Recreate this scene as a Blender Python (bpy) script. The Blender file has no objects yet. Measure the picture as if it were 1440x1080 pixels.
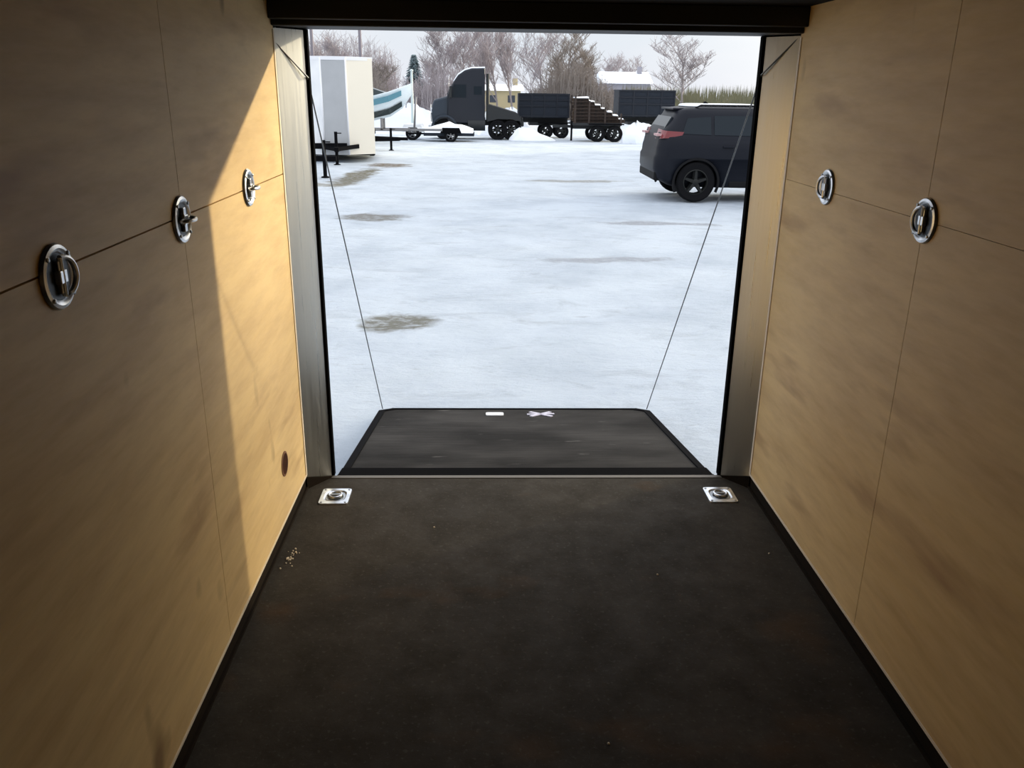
import bpy, bmesh, math, random
from mathutils import Vector, Matrix
random.seed(7)
S = bpy.context.scene
SKY_TOP, GLOW = 1.9, 10.0
GROVE_STEMS, GROVE_TWIGS = 250, 75  # density of the added grove that filters the sun
COL = S.collection
PI = math.pi

# ------------------------------------------------------------------ camera
cam_d = bpy.data.cameras.new('camera')
cam = bpy.data.objects.new('camera', cam_d)
COL.objects.link(cam)
cam_d.sensor_width = 36.0
cam_d.lens = 36.0 * 1181 / 1440
cam_d.clip_start = 0.02
cam_d.clip_end = 3000
Rm = Matrix(((0.9994837, -0.0021198, -0.0320599), (-0.0295369, 0.3320902, -0.9427850), (0.0126453, 0.9432452, 0.3318562)))
cam.matrix_world = Matrix.Translation((0, 0, 1.64)) @ Rm.to_4x4()
S.camera = cam

# ------------------------------------------------------------------ sky, sun, exposure
S.view_settings.view_transform = 'Standard'
S.view_settings.look = 'None'
S.view_settings.gamma = 1.0
S.view_settings.exposure = 0.12
S.view_settings.use_curve_mapping = False
S.cycles.diffuse_bounces = 8
S.cycles.max_bounces = 16

W = bpy.data.worlds.new('world')
S.world = W
W.use_nodes = True
nt = W.node_tree
nt.nodes.clear()
tc = nt.nodes.new('ShaderNodeTexCoord')
sep = nt.nodes.new('ShaderNodeSeparateXYZ')
rmp = nt.nodes.new('ShaderNodeValToRGB')
rmp.color_ramp.elements[0].position = 0.0
rmp.color_ramp.elements[0].color = (0.86, 0.89, 0.97, 1)
rmp.color_ramp.elements[1].position = 0.5
rmp.color_ramp.elements[1].color = (0.84, 0.88, 0.96, 1)
e = rmp.color_ramp.elements.new(0.05)
e.color = (0.84, 0.90, 0.97, 1)
noi = nt.nodes.new('ShaderNodeTexNoise')
noi.inputs['Scale'].default_value = 4
noi.inputs['Detail'].default_value = 5
mp = nt.nodes.new('ShaderNodeMapping')
mp.inputs['Scale'].default_value = (1, 1, 4)
mx = nt.nodes.new('ShaderNodeMix')
mx.data_type = 'RGBA'
mr = nt.nodes.new('ShaderNodeMapRange')
mr.inputs[1].default_value = 0.42
mr.inputs[2].default_value = 0.7
mr.inputs[3].default_value = 0.0
mr.inputs[4].default_value = 0.75
bg = nt.nodes.new('ShaderNodeBackground')
bg.inputs['Strength'].default_value = 0.86
wo = nt.nodes.new('ShaderNodeOutputWorld')
L = nt.links.new
L(tc.outputs['Generated'], sep.inputs[0]); L(sep.outputs['Z'], rmp.inputs[0])
L(tc.outputs['Generated'], mp.inputs[0]); L(mp.outputs[0], noi.inputs['Vector'])
L(noi.outputs[0], mr.inputs[0]); L(mr.outputs[0], mx.inputs[0])
L(rmp.outputs[0], mx.inputs[6]); mx.inputs[7].default_value = (0.93, 0.95, 1.0, 1)
# overcast dome brighter overhead than at the horizon, and a warm hazy glow around the veiled sun
up = nt.nodes.new('ShaderNodeMapRange')
up.inputs[1].default_value = 0.10
up.inputs[2].default_value = 0.55
up.inputs[3].default_value = 1.0
up.inputs[4].default_value = SKY_TOP
L(sep.outputs['Z'], up.inputs[0])
vm = nt.nodes.new('ShaderNodeVectorMath')
vm.operation = 'SCALE'
L(mx.outputs[2], vm.inputs[0]); L(up.outputs[0], vm.inputs[3])
dt = nt.nodes.new('ShaderNodeVectorMath')
dt.operation = 'DOT_PRODUCT'
L(tc.outputs['Generated'], dt.inputs[0])
dt.inputs[1].default_value = (0.836, 0.496, 0.236)
mxx = nt.nodes.new('ShaderNodeMath'); mxx.operation = 'MAXIMUM'; mxx.inputs[1].default_value = 0.0
L(dt.outputs['Value'], mxx.inputs[0])
pw = nt.nodes.new('ShaderNodeMath'); pw.operation = 'POWER'; pw.inputs[1].default_value = 13.0
L(mxx.outputs[0], pw.inputs[0])
gl = nt.nodes.new('ShaderNodeVectorMath'); gl.operation = 'SCALE'
gl.inputs[0].default_value = (1.0, 0.86, 0.62)
gm = nt.nodes.new('ShaderNodeMath'); gm.operation = 'MULTIPLY'; gm.inputs[1].default_value = GLOW
L(pw.outputs[0], gm.inputs[0]); L(gm.outputs[0], gl.inputs[3])
ad = nt.nodes.new('ShaderNodeVectorMath'); ad.operation = 'ADD'
L(vm.outputs[0], ad.inputs[0]); L(gl.outputs[0], ad.inputs[1])
L(ad.outputs[0], bg.inputs[0]); L(bg.outputs[0], wo.inputs[0])

sun_d = bpy.data.lights.new('sun', 'SUN')
sun_d.energy = 3.5
sun_d.color = (1.0, 0.86, 0.60)
sun_d.angle = math.radians(0.9)
sun = bpy.data.objects.new('sun', sun_d)
COL.objects.link(sun)
to_sun = Vector((0.860, 0.510, 0.2425)).normalized()
sun.rotation_euler = to_sun.to_track_quat('Z', 'Y').to_euler()
sun.location = (30, 20, 12)

# ------------------------------------------------------------------ materials
MATS = {}
def mat(name, col, rough=0.6, metal=0.0, spec=0.5, noise=None, bump=None, col2=None, stretch=(1, 1, 1), lo=0.35, hi=0.65, coat=0):
    """principled material; noise = scale mixing col with col2, bump = (scale, strength)"""
    m = bpy.data.materials.new(name)
    m.use_nodes = True
    t = m.node_tree
    b = t.nodes['Principled BSDF']
    b.inputs['Base Color'].default_value = (*col, 1)
    b.inputs['Roughness'].default_value = rough
    b.inputs['Metallic'].default_value = metal
    b.inputs['Specular IOR Level'].default_value = spec
    if coat:
        b.inputs['Coat Weight'].default_value = coat
        b.inputs['Coat Roughness'].default_value = 0.08
    if noise or bump:
        tcn = t.nodes.new('ShaderNodeTexCoord')
        mpn = t.nodes.new('ShaderNodeMapping')
        mpn.inputs['Scale'].default_value = stretch
        t.links.new(tcn.outputs['Object'], mpn.inputs[0])
    if noise:
        n = t.nodes.new('ShaderNodeTexNoise')
        n.inputs['Scale'].default_value = noise
        n.inputs['Detail'].default_value = 6
        r = t.nodes.new('ShaderNodeMapRange')
        r.inputs[1].default_value = lo
        r.inputs[2].default_value = hi
        mi = t.nodes.new('ShaderNodeMix')
        mi.data_type = 'RGBA'
        mi.inputs[6].default_value = (*col, 1)
        c2 = col2 or tuple(c * 0.6 for c in col)
        mi.inputs[7].default_value = (*c2, 1)
        t.links.new(mpn.outputs[0], n.inputs['Vector'])
        t.links.new(n.outputs[0], r.inputs[0])
        t.links.new(r.outputs[0], mi.inputs[0])
        t.links.new(mi.outputs[2], b.inputs['Base Color'])
    if bump:
        n = t.nodes.new('ShaderNodeTexNoise')
        n.inputs['Scale'].default_value = bump[0]
        n.inputs['Detail'].default_value = 5
        bn = t.nodes.new('ShaderNodeBump')
        bn.inputs['Strength'].default_value = bump[1]
        bn.inputs['Distance'].default_value = 0.02
        t.links.new(mpn.outputs[0], n.inputs['Vector'])
        t.links.new(n.outputs[0], bn.inputs['Height'])
        t.links.new(bn.outputs[0], b.inputs['Normal'])
    MATS[name] = m
    return m

class NT:
    """tiny helper for hand-wired materials"""
    def __init__(s, name):
        s.m = bpy.data.materials.new(name); s.m.use_nodes = True; s.t = s.m.node_tree
        s.b = s.t.nodes['Principled BSDF']; MATS[name] = s.m
        s.tc = s.t.nodes.new('ShaderNodeTexCoord')
    def n(s, kind): return s.t.nodes.new(kind)
    def l(s, a, b): s.t.links.new(a, b)
    def noise(s, scale, stretch=(1, 1, 1), rot=(0, 0, 0), detail=6, rough=0.5, loc=(0, 0, 0), dist=0):
        mp = s.n('ShaderNodeMapping'); mp.inputs['Scale'].default_value = stretch; mp.inputs['Rotation'].default_value = rot; mp.inputs['Location'].default_value = loc
        s.l(s.tc.outputs['Object'], mp.inputs[0])
        n = s.n('ShaderNodeTexNoise'); n.inputs['Scale'].default_value = scale; n.inputs['Detail'].default_value = detail; n.inputs['Roughness'].default_value = rough
        n.inputs['Distortion'].default_value = dist
        s.l(mp.outputs[0], n.inputs['Vector']); return n.outputs[0]
    def rng(s, v, a, b, c=0, d=1):
        r = s.n('ShaderNodeMapRange'); r.inputs[1].default_value = a; r.inputs[2].default_value = b; r.inputs[3].default_value = c; r.inputs[4].default_value = d
        s.l(v, r.inputs[0]); return r.outputs[0]
    def mix(s, f, a, b):
        m = s.n('ShaderNodeMix'); m.data_type = 'RGBA'
        s.l(f, m.inputs[0])
        for k, v in ((6, a), (7, b)):
            if isinstance(v, tuple): m.inputs[k].default_value = (*v, 1)
            else: s.l(v, m.inputs[k])
        return m.outputs[2]
    def math(s, op, a, b=None):
        m = s.n('ShaderNodeMath'); m.operation = op
        for k, v in enumerate((a, b)):
            if v is None: continue
            if isinstance(v, (int, float)): m.inputs[k].default_value = v
            else: s.l(v, m.inputs[k])
        return m.outputs[0]
    def bump(s, v, st, dist=0.01):
        b = s.n('ShaderNodeBump'); b.inputs['Strength'].default_value = st; b.inputs['Distance'].default_value = dist
        s.l(v, b.inputs['Height']); s.l(b.outputs[0], s.b.inputs['Normal'])

# plywood: tan face veneer, long soft grain running down the trailer, slanting stains and a few knots
def plywood(name, sgn):
    k = NT(name)
    big = k.rng(k.noise(1.6, (1, 0.45, 1), (sgn * 0.45, 0, 0)), 0.35, 0.68)
    gr = k.rng(k.noise(9, (1, 0.28, 1.6), (sgn * 0.62, 0, 0), detail=8, rough=0.65), 0.38, 0.68)
    fine = k.rng(k.noise(60, (1, 0.12, 1), (sgn * 0.1, 0, 0), detail=3), 0.3, 0.7)
    c = k.mix(big, (0.78, 0.570, 0.280), (0.70, 0.485, 0.215))
    c = k.mix(k.math('MULTIPLY', gr, 0.65), c, (0.52, 0.335, 0.15))
    c = k.mix(k.math('MULTIPLY', fine, 0.25), c, (0.76, 0.57, 0.33))
    kn = k.rng(k.noise(4.3, (1, 1, 0.6), (sgn * 0.5, 0, 0), detail=2, loc=(3, 1.7 - 0.9 * sgn, 5)), 0.69, 0.76)
    c = k.mix(k.math('MULTIPLY', kn, 0.7), c, (0.17, 0.09, 0.04))
    st = k.rng(k.noise(3.0, (1, 0.5, 2.2), (sgn * 0.75, 0, 0), detail=4, loc=(0, 4, 2)), 0.60, 0.74)
    c = k.mix(k.math('MULTIPLY', st, 0.55), c, (0.34, 0.18, 0.085))
    k.l(c, k.b.inputs['Base Color'])
    k.b.inputs['Roughness'].default_value = 0.55
    k.b.inputs['Specular IOR Level'].default_value = 0.3
    k.bump(gr, 0.06)
    return k.m
plywood('plywood_left', 1)
plywood('plywood_right', -1)

k = NT('deck_floor')      # dark coated plywood floor, scuffed and faintly stained brown
a = k.rng(k.noise(2.2, (1, 0.8, 1)), 0.35, 0.68)
b_ = k.rng(k.noise(7, (1, 0.9, 1), detail=9, rough=0.72), 0.35, 0.7)
c_ = k.rng(k.noise(70, detail=2), 0.60, 0.72)
c = k.mix(a, (0.037, 0.031, 0.023), (0.053, 0.045, 0.034))
c = k.mix(k.math('MULTIPLY', b_, 0.6), c, (0.018, 0.015, 0.011))
rst = k.rng(k.noise(1.7, (1, 1.6, 1), loc=(2.3, 0.4, 0), detail=4), 0.60, 0.72)
c = k.mix(k.math('MULTIPLY', rst, 0.6), c, (0.085, 0.045, 0.018))
c = k.mix(k.math('MULTIPLY', c_, 0.25), c, (0.12, 0.11, 0.09))
k.l(c, k.b.inputs['Base Color'])
k.l(k.rng(b_, 0, 1, 0.75, 0.95), k.b.inputs['Roughness'])
k.b.inputs['Specular IOR Level'].default_value = 0.18
k.bump(b_, 0.25, 0.006)

k = NT('ramp_deck')       # worn dark-stained wood, cross grain, greyer in the middle
a = k.rng(k.noise(2.0, (0.8, 1.2, 1), loc=(0, 2, 0)), 0.38, 0.64)
b_ = k.rng(k.noise(22, (0.12, 1.5, 1), detail=8, rough=0.7), 0.35, 0.7)
c = k.mix(a, (0.014, 0.013, 0.012), (0.048, 0.045, 0.042))
c = k.mix(k.math('MULTIPLY', b_, 0.55), c, (0.014, 0.013, 0.012))
sc = k.rng(k.noise(9, (0.6, 1.6, 1), loc=(1, 5, 0), detail=5), 0.66, 0.78)
c = k.mix(k.math('MULTIPLY', sc, 0.5), c, (0.16, 0.15, 0.14))
k.l(c, k.b.inputs['Base Color'])
k.b.inputs['Roughness'].default_value = 0.85
k.b.inputs['Specular IOR Level'].default_value = 0.08
k.bump(b_, 0.3, 0.006)

k = NT('snow')            # driven-over snow with faint wheel tracks and bare dirty patches
tr = k.rng(k.noise(1.1, (0.9, 0.8, 1), (0, 0, 0.3), detail=8, rough=0.62), 0.40, 0.72)
tk = k.rng(k.noise(1.6, (0.75, 1.5, 1), (0, 0, 0.5), detail=9, rough=0.68, dist=0.8), 0.54, 0.72)
c = k.mix(tr, (0.485, 0.540, 0.600), (0.37, 0.42, 0.48))
c = k.mix(k.math('MULTIPLY', tk, 0.6), c, (0.29, 0.32, 0.36))
sp = k.rng(k.noise(7, (0.6, 1.6, 1), detail=5), 0.66, 0.76)
c = k.mix(k.math('MULTIPLY', sp, 0.4), c, (0.24, 0.25, 0.26))
sepn = k.n('ShaderNodeSeparateXYZ'); k.l(k.tc.outputs['Object'], sepn.inputs[0])
wob = k.noise(2.2, detail=6, rough=0.65)
wob2 = k.noise(2.0, detail=6, rough=0.65, loc=(7, 3, 1))
gran = k.rng(k.noise(11, (0.8, 1.3, 1), detail=7, rough=0.7), 0.30, 0.52, 0.30, 1)
def patch(cx, cy, rx, ry, rot=0.0, lo=0.75, hi=1.25, wa=1.0):
    mp_ = k.n('ShaderNodeMapping'); mp_.vector_type = 'TEXTURE'
    mp_.inputs['Location'].default_value = (cx, cy, 0); mp_.inputs['Rotation'].default_value = (0, 0, rot); mp_.inputs['Scale'].default_value = (rx, ry, 50)
    k.l(k.tc.outputs['Object'], mp_.inputs[0])
    ln = k.n('ShaderNodeVectorMath'); ln.operation = 'LENGTH'; k.l(mp_.outputs[0], ln.inputs[0])
    d = k.math('ADD', ln.outputs['Value'], k.math('MULTIPLY', k.math('SUBTRACT', wob, 0.5), wa * 2.2))
    return k.math('MULTIPLY', k.rng(d, lo, hi, 1, 0), gran)
for (cx, cy, rx, ry, rot, al, colr) in (
        (-0.73, 7.25, 0.34, 0.30, 0.1, 1.0, (0.15, 0.15, 0.13)), (-1.85, 13.6, 0.55, 0.40, 0.0, 1.0, (0.17, 0.17, 0.16)),
        (-3.75, 18.9, 0.9, 0.45, 0.10, 0.9, (0.20, 0.195, 0.17)), (-3.18, 21.3, 0.36, 2.6, -0.03, 1.0, (0.12, 0.11, 0.075)), (-2.85, 25.3, 0.60, 0.8, 0.2, 1.0, (0.13, 0.105, 0.075)),
        (2.1, 20.5, 1.1, 0.35, 0.05, 0.8, (0.22, 0.22, 0.20)), (2.6, 13.2, 0.9, 0.16, -0.1, 0.8, (0.24, 0.25, 0.27)), (1.4, 10.2, 0.8, 0.16, 0.1, 0.7, (0.24, 0.25, 0.27))):
    c = k.mix(k.math('MULTIPLY', patch(cx, cy, rx, ry, rot), al), c, colr)
k.l(c, k.b.inputs['Base Color'])
k.b.inputs['Roughness'].default_value = 0.8
k.b.inputs['Specular IOR Level'].default_value = 0.2
k.bump(k.noise(5, (0.7, 1.2, 1), detail=9, rough=0.72), 0.9, 0.05)

k = NT('brushed_metal')   # mill-finish sheet, fine vertical brushing
br = k.noise(120, (1, 1, 0.02), detail=3)
k.l(k.mix(br, (0.52, 0.52, 0.49), (0.60, 0.60, 0.57)), k.b.inputs['Base Color'])
k.b.inputs['Metallic'].default_value = 1.0
k.l(k.rng(br, 0.3, 0.7, 0.27, 0.36), k.b.inputs['Roughness'])

mat('black_seal', (0.004, 0.004, 0.0045), 0.95, spec=0.02)
mat('black_header', (0.006, 0.006, 0.007), 0.6, noise=3, col2=(0.010, 0.009, 0.010))
mat('dark_base', (0.010, 0.007, 0.004), 0.85, spec=0.1, noise=6, stretch=(1, 0.3, 1), col2=(0.018, 0.011, 0.006))
mat('edge_light', (0.74, 0.64, 0.50), 0.7)
mat('sill_metal', (0.16, 0.145, 0.125), 0.6, 0.5)
mat('ceiling_dark', (0.014, 0.012, 0.011), 0.9, spec=0.1)
mat('outer_skin', (0.06, 0.06, 0.065), 0.5)
mat('zinc', (0.80, 0.82, 0.85), 0.30, 1.0, noise=30, col2=(0.55, 0.57, 0.60))
mat('zinc_dull', (0.42, 0.44, 0.47), 0.35, 1.0, noise=30, col2=(0.30, 0.32, 0.34))
mat('pan_dark', (0.05, 0.055, 0.06), 0.4, 0.8)
mat('black_steel', (0.006, 0.006, 0.007), 0.9, spec=0.03)
mat('rust_brown', (0.055, 0.016, 0.006), 0.85, spec=0.1, noise=40, col2=(0.03, 0.010, 0.005))
mat('rust_edge', (0.16, 0.07, 0.03), 0.85)
mat('cable_steel', (0.20, 0.21, 0.22), 0.5, 0.7)
mat('white_sticker', (0.75, 0.75, 0.74), 0.5)
mat('lilac_scrap', (0.55, 0.52, 0.60), 0.6)
mat('car_paint', (0.010, 0.0115, 0.017), 0.45, 0.0, spec=0.12, coat=0.05)
mat('car_glass', (0.008, 0.014, 0.020), 0.2, spec=0.2)
mat('black_plastic', (0.008, 0.008, 0.009), 0.7, spec=0.15)
mat('tire', (0.008, 0.008, 0.009), 0.9, spec=0.1)
mat('dark_rim', (0.020, 0.021, 0.020), 0.5, 0.6)
mat('steel_rim', (0.22, 0.22, 0.23), 0.4, 0.8)
mat('red_lamp', (0.20, 0.028, 0.032), 0.2, coat=0.5)
mat('clear_lamp', (0.50, 0.30, 0.30), 0.4)
mat('head_lamp', (0.7, 0.72, 0.75), 0.15)
mat('white_panel', (0.90, 0.90, 0.89), 0.4, noise=1.5, col2=(0.80, 0.81, 0.82))
mat('grey_panel', (0.46, 0.47, 0.48), 0.4, noise=2, col2=(0.42, 0.43, 0.44))
mat('sunlit_white_panel', (0.86, 0.80, 0.67), 0.4)  # white nose facet, cream tint of the low sun put into its colour
mat('trim_white', (0.86, 0.86, 0.88), 0.4)
mat('snow_cap', (0.84, 0.88, 0.94), 0.85, bump=(6, 0.5))
mat('navy_steel', (0.011, 0.016, 0.026), 0.6, spec=0.3)
mat('navy_paint', (0.009, 0.012, 0.020), 0.4, spec=0.3, coat=0.15)
mat('truck_blue', (0.008, 0.020, 0.038), 0.4, coat=0.15)
mat('truck_dark', (0.012, 0.014, 0.015), 0.6)
mat('chrome', (0.65, 0.66, 0.68), 0.15, 1.0)
mat('rust_beam', (0.055, 0.034, 0.024), 0.8, noise=8, col2=(0.025, 0.018, 0.015))
mat('rust_beam_tan', (0.16, 0.11, 0.075), 0.8, noise=8, col2=(0.08, 0.055, 0.04))
mat('boat_white', (0.72, 0.80, 0.84), 0.25)
mat('boat_teal', (0.10, 0.26, 0.33), 0.25)
mat('boat_dark', (0.010, 0.024, 0.026), 0.2)
mat('bark', (0.28, 0.25, 0.25), 0.9)
mat('twig', (0.36, 0.32, 0.33), 0.9)
mat('twig_brown', (0.25, 0.215, 0.19), 0.9)
mat('spruce_green', (0.11, 0.15, 0.16), 0.9, noise=3, col2=(0.16, 0.22, 0.24))
mat('dry_grass', (0.26, 0.24, 0.15), 0.95, noise=0.6, col2=(0.15, 0.16, 0.10))
mat('house_beige', (0.50, 0.42, 0.25), 0.8)
mat('house_grey', (0.34, 0.33, 0.37), 0.8)
mat('house_window', (0.05, 0.06, 0.08), 0.2)
mat('pole_wood', (0.20, 0.18, 0.20), 0.9)
mat('pole_pale', (0.60, 0.70, 0.70), 0.5)
mat('shop_siding', (0.55, 0.55, 0.53), 0.6)
mat('shop_roof', (0.20, 0.21, 0.23), 0.6)
mat('dirt_crumb', (0.10, 0.08, 0.06), 0.9)

# ------------------------------------------------------------------ mesh builder
class MB:
    def __init__(s): s.v = []; s.f = []; s.mi = []; s.sm = []; s.cur = 0
    def add(s, vs, fs, smooth=False):
        o = len(s.v); s.v += [tuple(p) for p in vs]
        for f in fs: s.f.append(tuple(o + i for i in f)); s.mi.append(s.cur); s.sm.append(smooth)
        return s
    def m(s, i): s.cur = i; return s
    def box(s, x0, x1, y0, y1, z0, z1):
        vs = [(x0, y0, z0), (x1, y0, z0), (x1, y1, z0), (x0, y1, z0), (x0, y0, z1), (x1, y0, z1), (x1, y1, z1), (x0, y1, z1)]
        return s.add(vs, [(3, 2, 1, 0), (4, 5, 6, 7), (0, 1, 5, 4), (1, 2, 6, 5), (2, 3, 7, 6), (3, 0, 4, 7)])
    def loft(s, rings, caps=True, smooth=True, closed=True):
        n = len(rings[0]); vs = [p for r in rings for p in r]; fs = []
        for i in range(len(rings) - 1):
            for j in range(n if closed else n - 1):
                a = i * n + j; b = i * n + (j + 1) % n
                fs.append((a, b, b + n, a + n))
        s.add(vs, fs, smooth)
        if caps:
            s.add(rings[0], [tuple(range(n - 1, -1, -1))]); s.add(rings[-1], [tuple(range(n))])
        return s
    def prism(s, poly, d, axis='y', at=0.0):
        """poly of 2-D points pushed along an axis from at to at+d"""
        def p(u, w, t):
            return {'x': (t, u, w), 'y': (u, t, w), 'z': (u, w, t)}[axis]
        return s.loft([[p(u, w, at) for u, w in poly], [p(u, w, at + d) for u, w in poly]], True, False)
    def tube(s, pts, r, n=8, r1=None, smooth=True, caps=True):
        pts = [Vector(p) for p in pts]; rings = []; up = None
        for i, p in enumerate(pts):
            d = (pts[min(i + 1, len(pts) - 1)] - pts[max(i - 1, 0)]).normalized()
            if up is None:
                up = Vector((0, 0, 1)) if abs(d.z) < 0.9 else Vector((1, 0, 0))
            u = d.cross(up).normalized(); w = u.cross(d).normalized(); up = w
            rr = r if r1 is None else r + (r1 - r) * i / max(1, len(pts) - 1)
            rings.append([p + (u * math.cos(2 * PI * k / n) + w * math.sin(2 * PI * k / n)) * rr for k in range(n)])
        return s.loft(rings, caps, smooth)
    def ring(s, c, R, r, axis='z', n=28, k=8, sx=1, sy=1):
        rings = []
        for i in range(n):
            t = 2 * PI * i / n; pr = []
            for j in range(k):
                q = 2 * PI * j / k; rad = R + r * math.cos(q); h = r * math.sin(q)
                x, y = rad * math.cos(t) * sx, rad * math.sin(t) * sy
                pr.append({'z': (c[0] + x, c[1] + y, c[2] + h), 'y': (c[0] + x, c[1] + h, c[2] + y), 'x': (c[0] + h, c[1] + x, c[2] + y)}[axis])
            rings.append(pr)
        rings.append(rings[0])
        return s.loft(rings, False, True)
    def lathe(s, prof, c=(0, 0, 0), axis='z', n=28, smooth=True, caps=True):
        rings = []
        for r, h in prof:
            rr = []
            for i in range(n):
                t = 2 * PI * i / n; x, y = r * math.cos(t), r * math.sin(t)
                rr.append({'z': (c[0] + x, c[1] + y, c[2] + h), 'y': (c[0] + x, c[1] + h, c[2] + y), 'x': (c[0] + h, c[1] + x, c[2] + y)}[axis])
            rings.append(rr)
        return s.loft(rings, caps, smooth)
    def rrect(s, x0, x1, y0, y1, r, z, n=4):
        out = []
        for cx, cy, a0 in ((x1 - r, y1 - r, 0), (x0 + r, y1 - r, 90), (x0 + r, y0 + r, 180), (x1 - r, y0 + r, 270)):
            for i in range(n + 1):
                a = math.radians(a0 + 90 * i / n); out.append((cx + r * math.cos(a), cy + r * math.sin(a), z))
        return out
    def build(s, name, mats, parent=None, bevel=0, loc=None):
        me = bpy.data.meshes.new(name)
        me.from_pydata([tuple(v) for v in s.v], [], s.f)
        for mn in (mats if isinstance(mats, (list, tuple)) else [mats]): me.materials.append(MATS[mn])
        me.polygons.foreach_set('material_index', s.mi); me.polygons.foreach_set('use_smooth', s.sm)
        bm = bmesh.new(); bm.from_mesh(me); bmesh.ops.remove_doubles(bm, verts=bm.verts, dist=1e-5)
        bmesh.ops.recalc_face_normals(bm, faces=bm.faces)
        for ed in bm.edges:
            if len(ed.link_faces) == 2 and ed.calc_face_angle(0) > 0.7: ed.smooth = False
        bm.to_mesh(me); bm.free(); me.update()
        o = bpy.data.objects.new(name, me); COL.objects.link(o)
        if parent is not None: o.parent = parent
        if loc: o.location = loc
        if bevel:
            bv = o.modifiers.new('bevel', 'BEVEL'); bv.width = bevel; bv.segments = 2; bv.limit_method = 'ANGLE'; bv.angle_limit = 0.6
        return o

def thing(name, label, cat, loc=(0, 0, 0), rz=0, group=None):
    o = bpy.data.objects.new(name, None); o.empty_display_size = 0.1; COL.objects.link(o)
    o.location = loc; o.rotation_euler = (0, 0, rz)
    return tag(o, label, cat, group)
def tag(o, label, cat, group=None, kind=None):
    o['label'] = label; o['category'] = cat
    if group: o['group'] = group
    if kind: o['kind'] = kind
    return o
def struct(o): o['kind'] = 'structure'; return o
def lab(o, s): o['label'] = s; return o
def dup(root, label=None):
    r = root.copy(); COL.objects.link(r)
    if label: r['label'] = label
    for ch in list(root.children):
        c = ch.copy(); COL.objects.link(c); c.parent = r
        for g in list(ch.children):
            d = g.copy(); COL.objects.link(d); d.parent = c
    return r
def cut(o, cutter):
    """boolean difference, applied; the cutter is removed"""
    md = o.modifiers.new('cut', 'BOOLEAN'); md.object = cutter; md.operation = 'DIFFERENCE'; md.solver = 'EXACT'
    bpy.context.view_layer.update()
    dg = bpy.context.evaluated_depsgraph_get()
    me = bpy.data.meshes.new_from_object(o.evaluated_get(dg))
    o.modifiers.clear(); o.data = me
    bpy.data.objects.remove(cutter)

def gz(y):                       # the lot falls away gently behind the parked car
    return -0.32 - 0.018 * min(max(0.0, y - 15), 45)

# ------------------------------------------------------------------ trailer shell (the room)
XL, XR = -0.766, 1.157           # plywood faces
JL, JR = -0.682, 1.066           # clear door opening
YW, YD = 3.300, 3.415            # end of plywood, door plane
YF = -2.6
ZC = 1.93
b = MB().box(XL - .05, XR + .05, YF - .06, YD, -0.06, 0.0)
struct(b.build('floor', 'deck_floor'))
b = MB().box(XL - .07, XR + .07, YF - .06, YD + .05, ZC, ZC + .05)
struct(b.build('ceiling', 'ceiling_dark'))
b = MB().box(XL - .05, XR + .05, YF - .05, YF, 0, ZC)
struct(b.build('wall_front', 'plywood_left'))
def side_wall(name, x0, x1, xs0, xs1, ys, ply, gap=.002):
    b = MB()
    seams = [YF] + [ys - 1.22 * k for k in (3, 2, 1, 0)] + [YW]
    for i in range(len(seams) - 1):
        g0 = 0.0012 if i else 0; g1 = 0.0012 if i < len(seams) - 2 else 0
        b.m(0).box(x0, x1, seams[i] + g0, seams[i + 1] - g1, 0.065, 1.3245 - gap)
        b.m(0).box(x0, x1, seams[i] + g0, seams[i + 1] - g1, 1.3245 + gap, ZC)
    b.m(1).box(xs0, xs1, YF, YD + .03, -0.06, ZC)
    o = b.build(name, [ply, 'outer_skin']); return struct(o)
side_wall('wall_left', XL - .018, XL, XL - .045, XL - .0185, 2.165, 'plywood_left')
side_wall('wall_right', XR, XR + .018, XR + .0185, XR + .045, 2.20, 'plywood_right', .0007)
# dark kick strip under the plywood with its thin pale lip on the floor
for nm, x, sg in (('baseboard_left', XL, 1), ('baseboard_right', XR, -1)):
    b = MB()
    xa, xb = sorted((x - sg * .016, x - sg * .004)); b.m(0).box(xa, xb, YF, YW, 0, 0.065)
    xa, xb = sorted((x - sg * .006, x + sg * .003)); b.m(1).box(xa, xb, YF, YW, 0.0605, 0.0685)
    xa, xb = sorted((x - sg * .004, x + sg * .005)); b.m(0).box(xa, xb, YF, YW, 0, 0.010)
    xj = JL if sg > 0 else JR      # low wedge that closes the strip against the door jamb
    A0, B0 = Vector((x - sg * .004, YW - .006, 0)), Vector((xj, YD - .003, 0)); o_ = Vector((sg * .006, -.004, 0)); H_ = Vector((0, 0, .056)); h_ = Vector((0, 0, .004))
    b.m(0).loft([[A0, B0, B0 + h_, A0 + H_], [A0 + o_, B0 + o_, B0 + o_ + h_, A0 + o_ + H_]], True, False)
    xa, xb = sorted((x - sg * .002, x + sg * .003)); b.m(1).box(xa, xb, YW - .016, YW + .001, 0.0685, 1.83)
    struct(b.build(nm, ['dark_base', 'edge_light']))
# splayed sheet-metal door jambs with rear posts and rubber seals
for nm, x, xj, sg in (('trim_1', XL, JL, 1), ('trim_2', XR, JR, -1)):
    b = MB()
    b.m(0).prism([(x, YW), (xj, YD), (xj, YD + .012), (x - sg * .018, YD + .012), (x - sg * .018, YW)], 1.836, 'z', 0.0)
    xa, xb = sorted((xj, x - sg * .05)); b.m(1).box(xa, xb, YD + .012, YD + .06, -0.10, ZC)
    xa, xb = sorted((xj + sg * .012, xj - sg * .004)); b.m(1).box(xa, xb, YD + .002, YD + .035, 0.0, 1.84)
    struct(b.build(nm, ['brushed_metal', 'black_seal']))
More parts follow.
